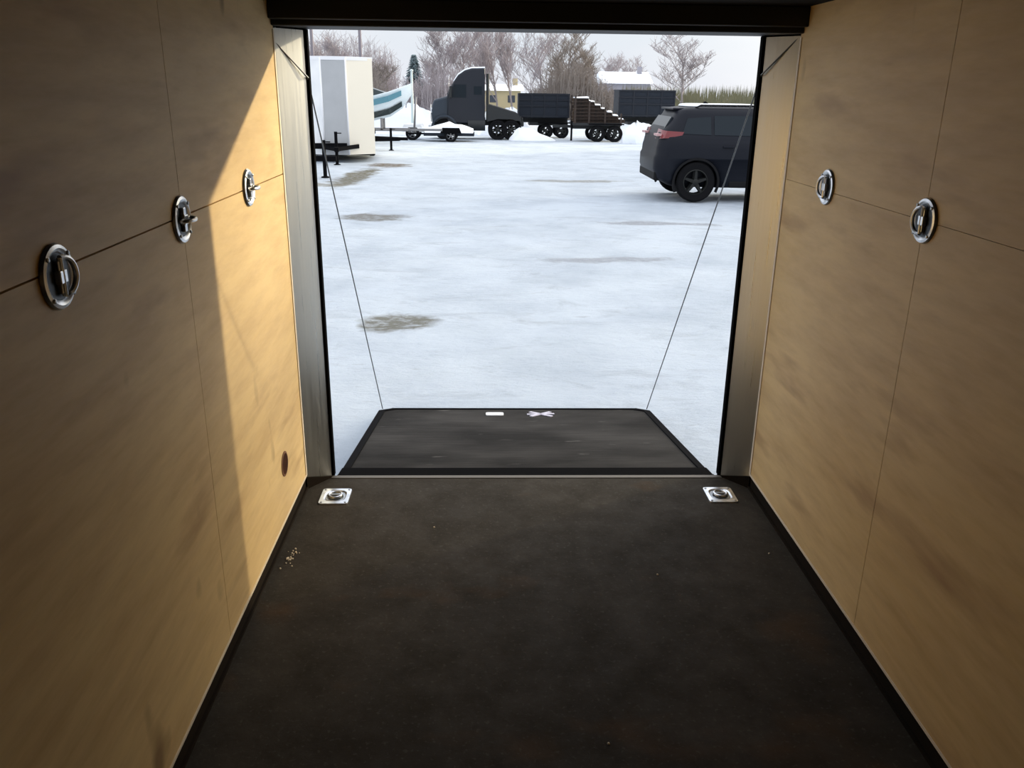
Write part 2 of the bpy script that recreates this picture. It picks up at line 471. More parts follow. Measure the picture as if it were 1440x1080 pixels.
# header over the door: black spring cover with a shallow step
b = MB().box(XL, XR, YW - .03, YD + .06, 1.842, ZC)
b.box(XL, XR, YW - .07, YW - .03, 1.862, ZC)
struct(b.build('trim_3', 'black_header', bevel=0.004))
b = MB().box(JL, JR, YD - .022, YD + .004, -0.055, 0.003)
struct(b.build('trim_4', 'sill_metal', bevel=0.0015))

# ------------------------------------------------------------------ ground
b = MB()
xs = [-400, -150, -60, -30, -16] + [-10 + 0.25 * i for i in range(97)] + [20, 36, 70, 160, 400]
ysn = [-14, -6, 0, 2] + [3.2 + 0.2 * i for i in range(135)] + [31, 33, 36, 40, 44, 48, 52, 56, 60, 66, 80, 110, 160, 260, 420, 700]
from mathutils import noise as mn
vs = []
for y in ysn:
    for x in xs:
        z = gz(y)
        if y < 32 and -10 <= x <= 14 and y > 3:
            z += 0.018 * mn.noise(Vector((x * 1.1, y * 1.1, 0))) + 0.012 * mn.noise(Vector((x * 3.1, y * 3.1, 4))) - 0.012
        vs.append((x, y, z))
nx = len(xs); fs = []
for i in range(len(ysn) - 1):
    for j in range(nx - 1):
        fs.append((i * nx + j, i * nx + j + 1, (i + 1) * nx + j + 1, (i + 1) * nx + j))
b.add(vs, fs, True)
g = struct(b.build('ground', 'snow'))

# ------------------------------------------------------------------ ramp door
P0, P1 = Vector((0, 3.575, -0.040)), Vector((0, 5.02, -0.292))
rd = thing('ramp_door', 'dark worn ramp door lowered from the trailer sill onto the snow', 'ramp', (0.19, P0.y, P0.z))
ang = math.atan2(P1.z - P0.z, P1.y - P0.y)
rd.rotation_euler = (ang, 0, 0)
LR = (P1 - P0).length
hw = 0.853
ch = 0.075
b = MB()
poly = [(-hw + .03, 0.0), (hw - .03, 0.0), (hw - .03, LR - ch), (hw - .03 - ch, LR - .02), (-hw + .03 + ch, LR - .02), (-hw + .03, LR - ch)]
b.prism(poly, 0.030, 'z', -0.034); b.build('deck', 'ramp_deck', rd)
b = MB()
for s_ in (-1, 1):
    xa, xb = sorted((s_ * hw, s_ * (hw - .035))); b.box(xa, xb, 0, LR - ch, -0.045, 0.002)
    b.prism([(s_ * hw, LR - ch), (s_ * (hw - ch), LR), (s_ * (hw - ch - .02), LR - .03), (s_ * (hw - .035), LR - ch - .01)], 0.047, 'z', -0.045)
b.box(-hw + ch, hw - ch, LR - .025, LR, -0.045, 0.002)
lab(b.build('frame', 'black_steel', rd, bevel=0.003), 'black steel edge frame')
b = MB().box(-hw, hw, -0.135, 0.0, -0.060, 0.006)
b.tube([(-hw, -0.13, -0.004), (hw, -0.13, -0.004)], 0.014, 10)
lab(b.build('hinge', 'black_seal', rd), 'black hinge bar along the sill')
b = MB(); b.loft([b.rrect(-.185, -.075, 1.245, 1.33, .02, -.003), b.rrect(-.185, -.075, 1.245, 1.33, .02, .002)], True, False)
tag(b.build('sticker', 'white_sticker', rd), 'white oblong sticker', 'x'); del rd.children[-1]['category']
b = MB()
for a0 in (0.72, -0.72, 0.1):
    c0 = Vector((.155, 1.285, .002)); d = Vector((math.cos(a0) * .085, math.sin(a0) * .10, 0)); n_ = Vector((-math.sin(a0), math.cos(a0), 0)) * .012
    p = [c0 - d - n_, c0 + d - n_, c0 + d + n_, c0 - d + n_]
    b.loft([[q - Vector((0, 0, .005)) for q in p], p], True, False)
lab(b.build('decal', 'lilac_scrap', rd), 'pale crossed decal worn by feet')

# lift cables from the header down to the outer corners of the ramp
for nm, top, mid, low in (('left', (-.762, 3.31, 1.785), (-.676, 3.415, 1.668), (-.645, 4.96, -.272)), ('right', (1.153, 3.31, 1.83), (1.061, 3.415, 1.70), (1.028, 4.96, -.272))):
    b = MB().tube([top, Vector(mid) + Vector((.004 if nm == 'left' else -.004, -.008, 0)), mid, low], 0.0030, 6)
    o = b.build('lift_cable', 'cable_steel')
    tag(o, 'thin steel cable from the %s door jamb down to the ramp corner' % nm, 'cable', 'ramp lift cables')

# ------------------------------------------------------------------ tie-down rings
def dring_meshes():
    t = thing('tie_down_ring', 'x', 'tie-down')
    # local frame: z out of the wall, y up, x along the wall
    b = MB().lathe([(0.058, 0.0), (0.060, 0.003), (0.057, 0.008), (0.051, 0.010), (0.046, 0.008), (0.041, 0.0035), (0.0, 0.0025)], n=36)
    b.build('pan', 'zinc', t)
    b = MB().lathe([(0.043, 0.0032), (0.043, 0.0048), (0.041, 0.0048), (0.0, 0.0042)], n=32)
    lab(b.build('well', 'pan_dark', t), 'dark recessed centre')
    b = MB().box(-.009, .009, -.030, .030, .004, .013).box(-.013, .013, -.012, .012, .004, .016)
    b.build('clip', 'zinc', t, bevel=0.002)
    for q in range(4):
        a = PI / 4 + q * PI / 2
        b = MB().lathe([(0.0045, 0.009), (0.0045, 0.0115), (0.003, 0.0125), (0.0, 0.0125)], (0.0515 * math.cos(a), 0.0515 * math.sin(a), 0), n=10)
        b.build('screw', 'zinc_dull', t)
    b = MB()
    pts = [(0, .030 * math.cos(PI * i / 14), 0) for i in ()]
    arc = [(.006 + .034 * math.sin(PI * i / 14), .034 * math.cos(PI * i / 14), 0) for i in range(15)]
    arc = [(0, .034, 0)] + arc + [(0, -.034, 0), (0, .034, 0)]
    b.tube(arc, 0.0052, 8)
    r = b.build('ring', 'zinc', t, loc=(0, 0, .012))
    return t
proto = dring_meshes()
def place_ring(t, loc, normal, tilt, label, group):
    t.location = loc
    if normal == 'L':   # face +X: local x -> +Y, local y -> +Z, local z -> +X
        t.rotation_euler = Matrix(((0, 0, 1), (1, 0, 0), (0, 1, 0))).to_euler()
    else:               # face -X: local x -> +Y (door), y -> -Z, z -> -X ; ring mirrored
        t.rotation_euler = Matrix(((0, 0, -1), (1, 0, 0), (0, -1, 0))).to_euler()
    for c in t.children:
        if not c.name.startswith('ring'): continue
        c.rotation_euler = Matrix(((0, 1, 0), (0, 0, 1), (1, 0, 0))).to_euler() if tilt == 'out' else (0, -tilt, 0)
        if tilt == 'out': c.scale = (.62, 1, 1)
    t['label'] = label; t['group'] = group
specs = [('L', (XL, 1.500, 1.313), 0.15, 'silver round tie-down ring on left plywood wall, nearest the camera'),
         ('L', (XL, 2.152, 1.319), 'out', 'silver round tie-down ring where the left wall seams cross'),
         ('L', (XL, 2.785, 1.328), 'out', 'silver tie-down ring in the sunlit part of the left wall'),
         ('R', (XR, 2.868, 1.339), 0.20, 'silver tie-down ring on the right wall, nearer the door jamb'),
         ('R', (XR, 2.191, 1.326), 0.12, 'silver tie-down ring on the right wall at the upright panel seam')]
for i, (w, loc, tl, lb) in enumerate(specs):
    place_ring(proto if i == 0 else dup(proto), loc, w, tl, lb, 'recessed wall tie-down rings')

def floor_ring():
    t = thing('floor_tie_down', 'silver square tie-down plate on the floor by the left jamb', 'tie-down', (-.632, 3.215, 0), 0, 'square floor tie-down plates')
    b = MB()
    a = b.rrect(-.062, .062, -.070, .070, .014, 0); a1 = b.rrect(-.061, .061, -.069, .069, .014, .005)
    c0 = b.rrect(-.046, .046, -.050, .050, .030, .006); c1 = b.rrect(-.040, .040, -.044, .044, .030, .002)
    b.loft([a, a1, c0, c1], True, False); b.build('plate', 'zinc', t)
    b = MB(); b.loft([b.rrect(-.040, .040, -.044, .044, .030, .0022), b.rrect(-.038, .038, -.042, .042, .030, .0034)], True, False)
    lab(b.build('well', 'zinc_dull', t), 'dull grey recessed well')
    b = MB().ring((0, 0, .010), .026, .0055, n=24); b.build('ring', 'zinc', t)
    b = MB().lathe([(.017, .003), (.017, .006), (0, .0065)], n=20); lab(b.build('drain', 'pan_dark', t), 'dark drain hole under the ring')
    b = MB().box(-.034, .034, -.007, .007, .004, .014); b.build('clip', 'zinc_dull', t, bevel=.002)
    for sx in (-1, 1):
        for sy in (-1, 1):
            b = MB().lathe([(.005, .005), (.005, .0075), (0, .008)], (sx * .050, sy * .058, 0), n=10); b.build('screw', 'zinc_dull', t)
    return t
fr = floor_ring()
f2 = dup(fr, 'silver square tie-down plate on the floor by the right jamb'); f2.location = (1.012, 3.222, 0)

# round rusty hole/vent low on the left wall
t = thing('wall_vent', 'small round rust-brown vent cup low on the left wall', 'vent', (XL, 2.952, .276))
t.rotation_euler = Matrix(((0, 0, 1), (1, 0, 0), (0, 1, 0))).to_euler()
b = MB().lathe([(.049, 0), (.049, .002), (.045, .0035), (.041, .0035), (.040, .0015), (0, .001)], n=30); lab(b.build('rim', 'rust_edge', t), 'pale worn rim')
b = MB().lathe([(.0405, .0012), (.0405, .003), (.030, .0024), (0, .0022)], n=30); b.build('disc', 'rust_brown', t)

# bits of grit on the floor by the left kick strip
t = tag(MB().build('grit', 'dirt_crumb'), 'small pale crumbs lying on the floor beside the left kick strip', 'grit', kind='stuff')
b = MB()
for i in range(26):
    x = -.712 + random.gauss(0, .012); y = 2.74 + random.gauss(0, .035); r = random.uniform(.0015, .0045)
    b.lathe([(r, 0), (r * .9, r * .8), (0, r)], (x, y, 0.0), n=5, smooth=False)
for x, y in ((.33, 1.78), (.10, 1.62), (.62, 2.6), (1.07, 2.74), (-.2, 2.95)):
    b.lathe([(.004, 0), (.003, .003), (0, .004)], (x, y, 0), n=5, smooth=False)
tmp = b.build('tmp', 'edge_light'); t.data = tmp.data; bpy.data.objects.remove(tmp)

# ------------------------------------------------------------------ wheels
def wheel(name, parent, c, R=.36, w=.22, rimmat='dark_rim', spokes=5, axis='y', rr=.64):
    b = MB()
    b.lathe([(R * rr, -w * .42), (R * .9, -w / 2), (R * .985, -w * .38), (R, -w * .2), (R, w * .2), (R * .985, w * .38), (R * .9, w / 2), (R * rr, w * .42)], (0, 0, 0), axis, 30, True, False)
    b.lathe([(R * rr, -w * .42), (R * rr * .98, 0), (R * rr, w * .42)], (0, 0, 0), axis, 30, True, False)
    o = b.build(name, 'tire', parent, loc=c)
    b = MB()
    for sd in (-1, 1):
        b.lathe([(R * rr, sd * w * .40), (R * rr * .93, sd * w * .44), (R * rr * .88, sd * w * .36), (R * rr * .86, sd * w * .10)], (0, 0, 0), axis, 30, True, False)
        b.lathe([(R * .16, sd * w * .12), (R * .16, sd * w * .40), (R * .10, sd * w * .44), (0.001, sd * w * .45)], (0, 0, 0), axis, 16)
        for q in range(spokes):
            a = 2 * PI * q / spokes + .3
            d = Vector((math.cos(a), math.sin(a))); n_ = Vector((-d.y, d.x)); pts = []
            for rad, hw_ in ((R * .12, R * .085), (R * rr * .9, R * .055)):
                pts.append((d * rad + n_ * hw_, d * rad - n_ * hw_))
            poly = [pts[0][0], pts[1][0], pts[1][1], pts[0][1]]
            b.prism([(p.x, p.y) for p in poly], sd * w * .10, axis, sd * w * .28)
    b.build('rim', rimmat, o)
    return o

def hrings(levels, n=5):
    """stack of horizontal rounded rectangles: (z, x0, x1, half width, corner r)"""
    b = MB(); rings = []
    for z, x0, x1, hw_, r in levels:
        rings.append(b.rrect(x0, x1, -hw_, hw_, r, z, n))
    b.loft(rings); return b

# ------------------------------------------------------------------ the parked SUV
suv = thing('suv', 'dark navy SUV parked side-on on the snow, cut by the right door jamb', 'car', (3.15, 16.93, gz(16.5)))
b = hrings([(.26, .42, 4.25, .76, .12), (.30, .30, 4.38, .86, .20), (.42, .06, 4.50, .91, .22), (.60, .0, 4.58, .925, .24), (.80, .0, 4.60, .93, .24),
            (.86, .03, 4.57, .93, .24), (.98, .04, 4.50, .925, .24), (1.06, .06, 4.34, .92, .24), (1.12, .07, 4.05, .91, .24), (1.17, .08, 3.40, .90, .24),
            (1.25, .11, 3.25, .87, .24), (1.40, .24, 2.92, .80, .24), (1.56, .36, 2.62, .745, .24), (1.64, .40, 2.42, .70, .24), (1.69, .50, 2.20, .62, .24), (1.715, .7, 1.9, .48, .2)])
body = b.build('body', 'car_paint', suv)
for x in (.79, 3.48):
    for sy in (-1, 1):
        cb = MB().lathe([(.415, -.16), (.415, .16)], (x, sy * .86, .37), 'y', 40)
        c_o = cb.build('cutter', 'black_plastic'); c_o.parent = suv
        bpy.context.view_layer.update(); cut(body, c_o)
for p in body.data.polygons: p.use_smooth = True
for x in (.79, 3.48):
    for sy in (-1, 1):
        wheel('wheel', suv, (x, sy * .82, .37), .37, .23, 'dark_rim', 5)
        b = MB()      # black arch cladding
        inn, out = [], []
        for i in range(19):
            a = math.radians(-25 + 230 * i / 18)
            inn.append((x + .405 * math.cos(a), .37 + .405 * math.sin(a))); out.append((x + .445 * math.cos(a), .37 + .445 * math.sin(a)))
        for i in range(18):
            b.prism([inn[i], out[i], out[i + 1], inn[i + 1]], sy * .05, 'y', sy * .895)
        lab(b.build('wheel_arch', 'black_plastic', suv), 'matt black wheel arch')
def win(name, x_pts, m='car_glass'):
    """side window following the tumblehome"""
    hwz = lambda z: (.90 - (z - 1.17) * (.90 - .745) / (1.56 - 1.17)) if z < 1.17 else (.905 - (z - 1.17) * (.905 - .745) / (1.56 - 1.17))
    for sy in (-1, 1):
        b = MB()
        b.loft([[(x, sy * (hwz(z) - .01), z) for x, z in x_pts], [(x, sy * (hwz(z) + .006), z) for x, z in x_pts]], True, False)
        o = b.build(name, m, suv)
win('window', [(.48, 1.24), (1.02, 1.22), (1.02, 1.54), (.58, 1.51)])
win('window', [(1.08, 1.22), (1.95, 1.21), (1.95, 1.56), (1.08, 1.555)])
win('window', [(2.02, 1.17), (3.02, 1.17), (2.62, 1.50), (2.40, 1.55), (2.02, 1.555)])
b = MB().loft([[(.115, -.68, 1.16), (.115, .68, 1.16), (.34, .62, 1.52), (.34, -.62, 1.52)], [(.085, -.68, 1.17), (.085, .68, 1.17), (.31, .62, 1.53), (.31, -.62, 1.53)]], True, False)
b.build('rear_window', 'car_glass', suv)
b = MB().loft([[(3.34, -.70, 1.16), (3.34, .70, 1.16), (2.66, .60, 1.57), (2.66, -.60, 1.57)], [(3.37, -.70, 1.18), (3.37, .70, 1.18), (2.69, .60, 1.59), (2.69, -.60, 1.59)]], True, False)
b.build('windshield', 'car_glass', suv)
for sy in (-1, 1):
    b = MB()
    q = [(.07, .42), (.08, .62), (.09, .80), (.15, .875), (.32, .895), (.46, .885)]
    top = [(x + .05, sy * y, 1.31 - .04 * i / 5) for i, (x, y) in enumerate(q)]
    bot = [(x, sy * y, 1.13 + .04 * i / 5) for i, (x, y) in enumerate(q)]
    inn = [(x + .06, sy * (y - .06), z) for (x, y), z in zip(q, [1.21] * 6)]
    rings = [[bot[i], top[i], inn[i]] for i in range(6)]
    b.loft(rings, True, True); lp = b.build('tail_light', 'red_lamp', suv)
    b = MB().box(.03, .13, sy * .46 - .0, sy * .80, 1.19, 1.23) if sy > 0 else MB().box(.03, .13, -.80, -.46, 1.19, 1.23)
    lab(b.build('lens_strip', 'clear_lamp', lp), 'pale reversing strip')
b = MB().box(.02, .30, -.78, .78, .38, .55); lab(b.build('bumper', 'black_plastic', suv, bevel=.03), 'black lower bumper')
b = MB().box(1.42, 3.20, -.905, .905, .27, .40); lab(b.build('sill_cladding', 'black_plastic', suv, bevel=.03), 'black sill cladding')
b = MB().box(.34, .56, -.56, .56, 1.650, 1.685); b.build('spoiler', 'car_paint', suv, bevel=.015)
for sy in (-1, 1):
    b = MB().tube([(.75, sy * .60, 1.69), (.85, sy * .60, 1.735), (2.1, sy * .60, 1.735), (2.2, sy * .60, 1.68)], .016, 8); b.build('roof_rail', 'black_plastic', suv)
    b = MB().box(2.75, 2.97, min(sy * .88, sy * 1.08), max(sy * .88, sy * 1.08), 1.12, 1.27); b.build('mirror', 'car_paint', suv, bevel=.04)
    for x in (1.25, 2.15):
        b = MB().box(x, x + .2, min(sy * .92, sy * .955), max(sy * .92, sy * .955), 1.0, 1.03); b.build('door_handle', 'car_paint', suv, bevel=.008)
    b = MB().box(4.32, 4.52, min(sy * .55, sy * .84), max(sy * .55, sy * .84), .86, .97); b.build('headlight', 'head_lamp', suv, bevel=.03)
b = MB().prism([(1.03, 1.71), (1.20, 1.71), (1.08, 1.80), (1.05, 1.80)], .05, 'y', -.025); lab(b.build('antenna', 'black_plastic', suv), 'black shark-fin antenna')
b = MB().box(.06, .09, -.28, .28, .74, .88); b.build('number_plate', 'white_sticker', suv)
b = MB(); b.loft([b.rrect(.62, 2.0, -.50, .50, .2, 1.717), b.rrect(.64, 1.98, -.47, .47, .2, 1.75), b.rrect(.75, 1.9, -.40, .40, .2, 1.762)])
tag(b.build('roof_snow', 'snow_cap', loc=tuple(suv.location)), 'thin strip of snow on the roof of the dark SUV', 'snow', kind='stuff')

# ------------------------------------------------------------------ enclosed cargo trailers, left
def jack(parent, x, y, top, foot, s=1):
    b = MB().tube([(x, y, foot), (x, y, top)], .045, 8).tube([(x, y, top - .04), (x + .16, y, top - .04)], .016, 6)
    b.lathe([(.10, foot - .02), (.10, foot), (.04, foot + .02)], (x, y, 0), n=12)
    lab(b.build('jack', 'black_steel', parent), 'black tongue jack')
# A: white enclosed trailer seen nose-on. local: +y towards its tail
A = thing('cargo_trailer', 'tall white enclosed cargo trailer seen nose-on with grey front panel', 'trailer', (-4.40, 26.2, gz(26.2)), 0.126)
hwA = 1.09; zb, zt = .22, 2.94
nose = [(-hwA, .42), (-.40, .0), (.32, .0), (hwA, .42)]
b = MB(); b.prism([(-hwA, .42), (hwA, .42), (hwA, 4.6), (-hwA, 4.6)], zt - zb, 'z', zb); b.build('body', 'white_panel', A)
b = MB(); b.prism([(-hwA, .42), (-.40, .0), (-.40, .419), (-hwA, .419)][0:2] + [(-.40, .415), (-hwA + .01, .425)], zt - zb, 'z', zb); b.build('nose_panel', 'white_panel', A)
b = MB(); b.prism([(-.40, 0), (.32, 0), (.32, .415), (-.40, .415)], zt - zb, 'z', zb); lab(b.build('front_panel', 'grey_panel', A), 'flat grey front panel')
b = MB(); b.prism([(.32, 0), (hwA, .42), (hwA - .01, .425), (.32, .415)], zt - zb, 'z', zb); lab(b.build('nose_panel', 'sunlit_white_panel', A), 'white nose panel with warm sunlight painted into its colour')
b = MB()
pts = [(-hwA - .012, .43), (-.405, -.012), (.325, -.012), (hwA + .012, .43)]
b.prism(pts + [(hwA - .02, .5), (-hwA + .02, .5)], .10, 'z', zt - .06); lab(b.build('top_trim', 'trim_white', A), 'white roof edge trim')
b = MB()
for x, y in ((-.40, 0), (.32, 0)):
    b.tube([(x, y, zb), (x, y, zt)], .025, 8)
lab(b.build('corner_strip', 'trim_white', A), 'white upright corner strips')
b = MB().box(-hwA + .2, hwA - .2, 1.2, 4.4, zb - .10, zb)
for s_ in (-1, 1):
    b.loft([[(s_ * .7, .35, .40), (s_ * .7, .47, .40), (s_ * .7, .47, .52), (s_ * .7, .35, .52)], [(.0, -1.2, .40), (s_ * .06, -1.1, .40), (s_ * .06, -1.1, .52), (.0, -1.2, .52)]], True, False)
b.box(-.06, .06, -1.45, -1.05, .40, .52).box(-.80, .26, -.16, -.02, .40, .56)
lab(b.build('frame', 'black_steel', A), 'black tongue and frame')
jack(A, -.02, -.95, .93, .02)
for sy in (-1, 1):
    for y in (2.6, 3.4):
        wheel('wheel', A, (sy * .98, y, .35), .35, .2, 'steel_rim', 5, 'x')
    b = MB().box(min(sy * .90, sy * 1.12), max(sy * .90, sy * 1.12), 2.1, 3.9, .72, .80); b.build('fender', 'black_steel', A, bevel=.03)
# B: behind A, pointing right
B = thing('cargo_trailer', 'trailer hidden behind the white one, only its black tongue showing', 'trailer', (-4.45, 33.3, gz(33.3)), 0)
b = MB().box(-4.2, 0, -.92, .92, .50, 2.35); b.build('body', 'white_panel', B, bevel=.03)
b = MB().box(-4.1, .0, -.8, .8, .38, .50)
for s_ in (-1, 1):
    b.loft([[(-.05, s_ * .75, .36), (-.05, s_ * .83, .36), (-.05, s_ * .83, .49), (-.05, s_ * .75, .49)], [(1.2, s_ * .02, .36), (1.2, s_ * .09, .36), (1.2, s_ * .09, .49), (1.2, s_ * .02, .49)]], True, False)
b.box(1.05, 1.5, -.06, .06, .38, .49)
lab(b.build('frame', 'black_steel', B), 'black tongue and frame'); jack(B, .86, 0, .82, .02)
for sy in (-1, 1): wheel('wheel', B, (-2.3, sy * .9, .35), .35, .2, 'steel_rim', 5)
# C: utility trailer, left, coupler showing beside the jamb
Ct = thing('utility_trailer', 'black utility trailer coupler and jack nearest the left jamb, on the snow', 'trailer', (-4.9, 20.7, gz(20.7)), 0)
b = MB().box(-2.8, 0, -.75, .75, .42, .50)
for s_ in (-1, 1):
    b.loft([[(-.1, s_ * .66, .40), (-.1, s_ * .74, .40), (-.1, s_ * .74, .50), (-.1, s_ * .66, .50)], [(.95, s_ * .0, .40), (.95, s_ * .08, .40), (.95, s_ * .08, .50), (.95, s_ * .0, .50)]], True, False)
b.box(.8, 1.36, -.06, .06, .38, .50)
lab(b.build('frame', 'black_steel', Ct), 'black deck and tongue')
b = MB()
for s_ in (-1, 1):
    b.tube([(-2.7, s_ * .72, .85), (-.08, s_ * .72, .85)], .025, 6)
    for x in (-2.7, -1.8, -.9, -.08): b.tube([(x, s_ * .72, .45), (x, s_ * .72, .85)], .02, 6)
b.tube([(-.08, -.72, .85), (-.08, .72, .85)], .025, 6); b.build('rail', 'black_steel', Ct)
jack(Ct, 1.08, -.02, .86, .02)
for sy in (-1, 1):
    wheel('wheel', Ct, (-1.5, sy * .88, .32), .32, .18, 'steel_rim', 5)
    b = MB().box(-1.95, -1.05, min(sy * .78, sy * 1.0), max(sy * .78, sy * 1.0), .66, .71); b.build('fender', 'black_steel', Ct, bevel=.02)

# ------------------------------------------------------------------ boat on its trailer
bo = thing('boat', 'white boat with teal stripes, bow up, behind the white cargo trailer', 'boat', (-4.05, 39.5, gz(39.5)), 0)
def hull_ring(x, hw_, zk, zs, off=0):
    return [(x, 0, zk - off), (x, hw_ * .7 + off, zk + (zs - zk) * .45), (x, hw_ + off, zs), (x, hw_ * .9, zs + .02), (x, -hw_ * .9, zs + .02), (x, -hw_ - off, zs), (x, -hw_ * .7 - off, zk + (zs - zk) * .45)]
st = [(-3.6, .9, .95, 1.75), (-2, .98, .93, 1.85), (-.9, .95, .98, 2.0), (-.2, .72, 1.15, 2.18), (.35, .4, 1.5, 2.38), (.78, .05, 2.1, 2.55)]
b = MB(); b.loft([hull_ring(*q) for q in st]); b.build('hull', 'boat_white', bo)
for lo, hi, nm, mm in ((.62, .86, 'stripe', 'boat_teal'), (.10, .34, 'stripe', 'boat_dark')):
    for sy in (-1, 1):
        b = MB(); rings = []
        for x, hw_, zk, zs in st[:-1]:
            def pt(f):
                z = zk + (zs - zk) * f
                y = hw_ * (.7 * f / .45 if f < .45 else .7 + .3 * (f - .45) / .55)
                return y, z
            y0, z0 = pt(lo); y1, z1 = pt(hi)
            rings.append([(x, sy * (y0 + .09), z0), (x, sy * (y1 + .09), z1), (x, sy * (y1 - .05), z1), (x, sy * (y0 - .05), z0)])
        b.loft(rings, True, False); lab(b.build(nm, mm, bo), 'teal stripe' if mm == 'boat_teal' else 'dark lower hull band')
b = MB().loft([[(-.9, -.7, 2.02), (-.9, .7, 2.02), (-.35, .5, 2.16), (-.35, -.5, 2.16)], [(-1.2, -.66, 2.38), (-1.2, .66, 2.38), (-1.1, .6, 2.40), (-1.1, -.6, 2.40)]], True, False); b.build('windshield', 'boat_dark', bo)
b = MB().box(-3.6, .6, -.5, -.4, .55, .65).box(-3.6, .6, .4, .5, .55, .65).box(.5, 2.1, -.05, .05, .55, .65).tube([(.85, 0, .6), (.95, 0, 2.0)], .05, 6)
for x in (-2.5, -.6):
    b.box(x, x + .1, -.5, -.4, .6, 1.1).box(x, x + .1, .4, .5, .6, 1.1)
lab(b.build('boat_trailer', 'steel_rim', bo), 'galvanised boat trailer frame')
for sy in (-1, 1): wheel('wheel', bo, (-1.9, sy * .95, .33), .33, .2, 'steel_rim', 5)

# ------------------------------------------------------------------ semi tractor facing left (local -x = front)
tz = gz(46)
tr = thing('semi_truck', 'dark navy semi tractor with tall curved roof fairing, facing left', 'truck', (0, 46.0, tz))
b = MB()
b.prism([(-2.72, .75), (-2.80, 1.45), (-2.62, 1.95), (-1.75, 2.18), (-1.75, .75)], 2.0, 'y', -1.0); b.build('hood', 'truck_blue', tr, bevel=.10)
b = MB(); prof = [(-1.95, .80), (-1.95, 2.16), (-1.86, 2.35), (-1.62, 2.80), (-1.38, 3.12), (-1.05, 3.34), (-.70, 3.44), (-.04, 3.46), (-.04, .80)]
b.prism(prof, 2.3, 'y', -1.15); b.build('cab', 'navy_paint', tr, bevel=.07)
b = MB().loft([[(-1.97, -.95, 2.20), (-1.97, .95, 2.20), (-1.69, .90, 2.72), (-1.69, -.90, 2.72)], [(-1.94, -.95, 2.2), (-1.94, .95, 2.2), (-1.66, .9, 2.72), (-1.66, -.9, 2.72)]], True, False); b.build('windshield', 'car_glass', tr)
for sy in (-1, 1):
    b = MB().prism([(-1.72, 2.05), (-1.60, 2.68), (-.98, 2.68), (-.98, 2.05)], sy * .02, 'y', sy * 1.145); b.build('side_window', 'car_glass', tr)
    b = MB().box(-.60, -.20, min(sy * 1.14, sy * 1.165), max(sy * 1.14, sy * 1.165), 2.2, 2.6); b.build('sleeper_window', 'car_glass', tr)
    b = MB().box(-1.80, -.9, min(sy * .75, sy * 1.2), max(sy * .75, sy * 1.2), .45, .75); b.build('step', 'truck_dark', tr, bevel=.03)
    b = MB().tube([(-.9, sy * .95, .75), (-.02, sy * .95, .75)], .30, 16); b.build('fuel_tank', 'truck_dark', tr)
    b = MB().tube([(.10, sy * 1.0, .9), (.10, sy * 1.0, 3.2)], .08, 10); b.build('exhaust_stack', 'truck_dark', tr)
    b = MB().box(-1.82, -1.70, min(sy * 1.2, sy * 1.42), max(sy * 1.2, sy * 1.42), 2.05, 2.6); b.build('mirror', 'truck_dark', tr, bevel=.02)
    wheel('wheel', tr, (-2.1, sy * 1.0, .52), .52, .28, 'dark_rim', 6)
    for x in (.62, 1.32):
        wheel('wheel', tr, (x, sy * .95, .50), .50, .52, 'dark_rim', 6)
    b = MB()      # front wing over the wheel
    for i in range(12):
        a0 = PI * i / 12; a1 = PI * (i + 1) / 12
        q = [(-2.1 + r_ * math.cos(a), .55 + r_ * math.sin(a)) for r_, a in ((.58, a0), (.68, a0), (.68, a1), (.58, a1))]
        b.prism(q, sy * .42, 'y', sy * .80)
    b.build('fender', 'truck_blue', tr)
    b = MB().box(-2.80, -2.70, min(sy * .70, sy * .98), max(sy * .70, sy * .98), 1.3, 1.55); b.build('headlight', 'head_lamp', tr, bevel=.02)
    b = MB()
    b.prism([(.05, 1.70), (.20, 1.74), (1.60, 1.34), (1.80, 1.12), (1.80, .80), (1.74, .95), (1.32, 1.04), (.62, 1.04), (.10, .92)], sy * .72, 'y', sy * .46); lab(b.build('deck_fairing', 'truck_dark', tr), 'sloping dark rear deck fairing')
    b = MB().box(1.86, 1.90, min(sy * .66, sy * 1.2), max(sy * .66, sy * 1.2), .25, 1.1); b.build('mud_flap', 'truck_dark', tr)
b = MB().box(-2.6, 1.95, -.45, -.33, .70, .95).box(-2.6, 1.95, .33, .45, .70, .95).box(1.8, 1.95, -1.1, 1.1, .7, .9); b.build('chassis', 'truck_dark', tr)
b = MB().lathe([(.45, 1.0), (.45, 1.12), (0, 1.14)], (1.0, 0, 0), n=20).box(.7, 1.3, -.5, .5, .9, 1.02); b.build('fifth_wheel', 'truck_dark', tr)
b = MB().box(-2.92, -2.72, -1.15, 1.15, .35, .75); b.build('bumper', 'chrome', tr, bevel=.04)
b = MB().box(-2.83, -2.76, -.6, .6, .85, 1.7); b.build('grille', 'chrome', tr)
def cap(name, label, pts, y0, y1, h=.07):
    """snow lying along a sloping top edge: pts = (x, z) line"""
    b = MB(); rings = []
    for i, (x, z) in enumerate(pts):
        t_ = h * (.75 + .5 * random.random())
        rings.append([(x, y0, z), (x, y0 + .04, z + t_ * .8), (x, (y0 + y1) / 2, z + t_), (x, y1 - .04, z + t_ * .8), (x, y1, z)])
    b.loft(rings); return tag(b.build(name, 'snow_cap'), label, 'snow', kind='stuff')
o_ = cap('roof_snow', 'snow along the curved roof of the navy semi tractor', [(x, z + tz + .01) for x, z in prof[3:8]], 44.9, 47.1, .10)

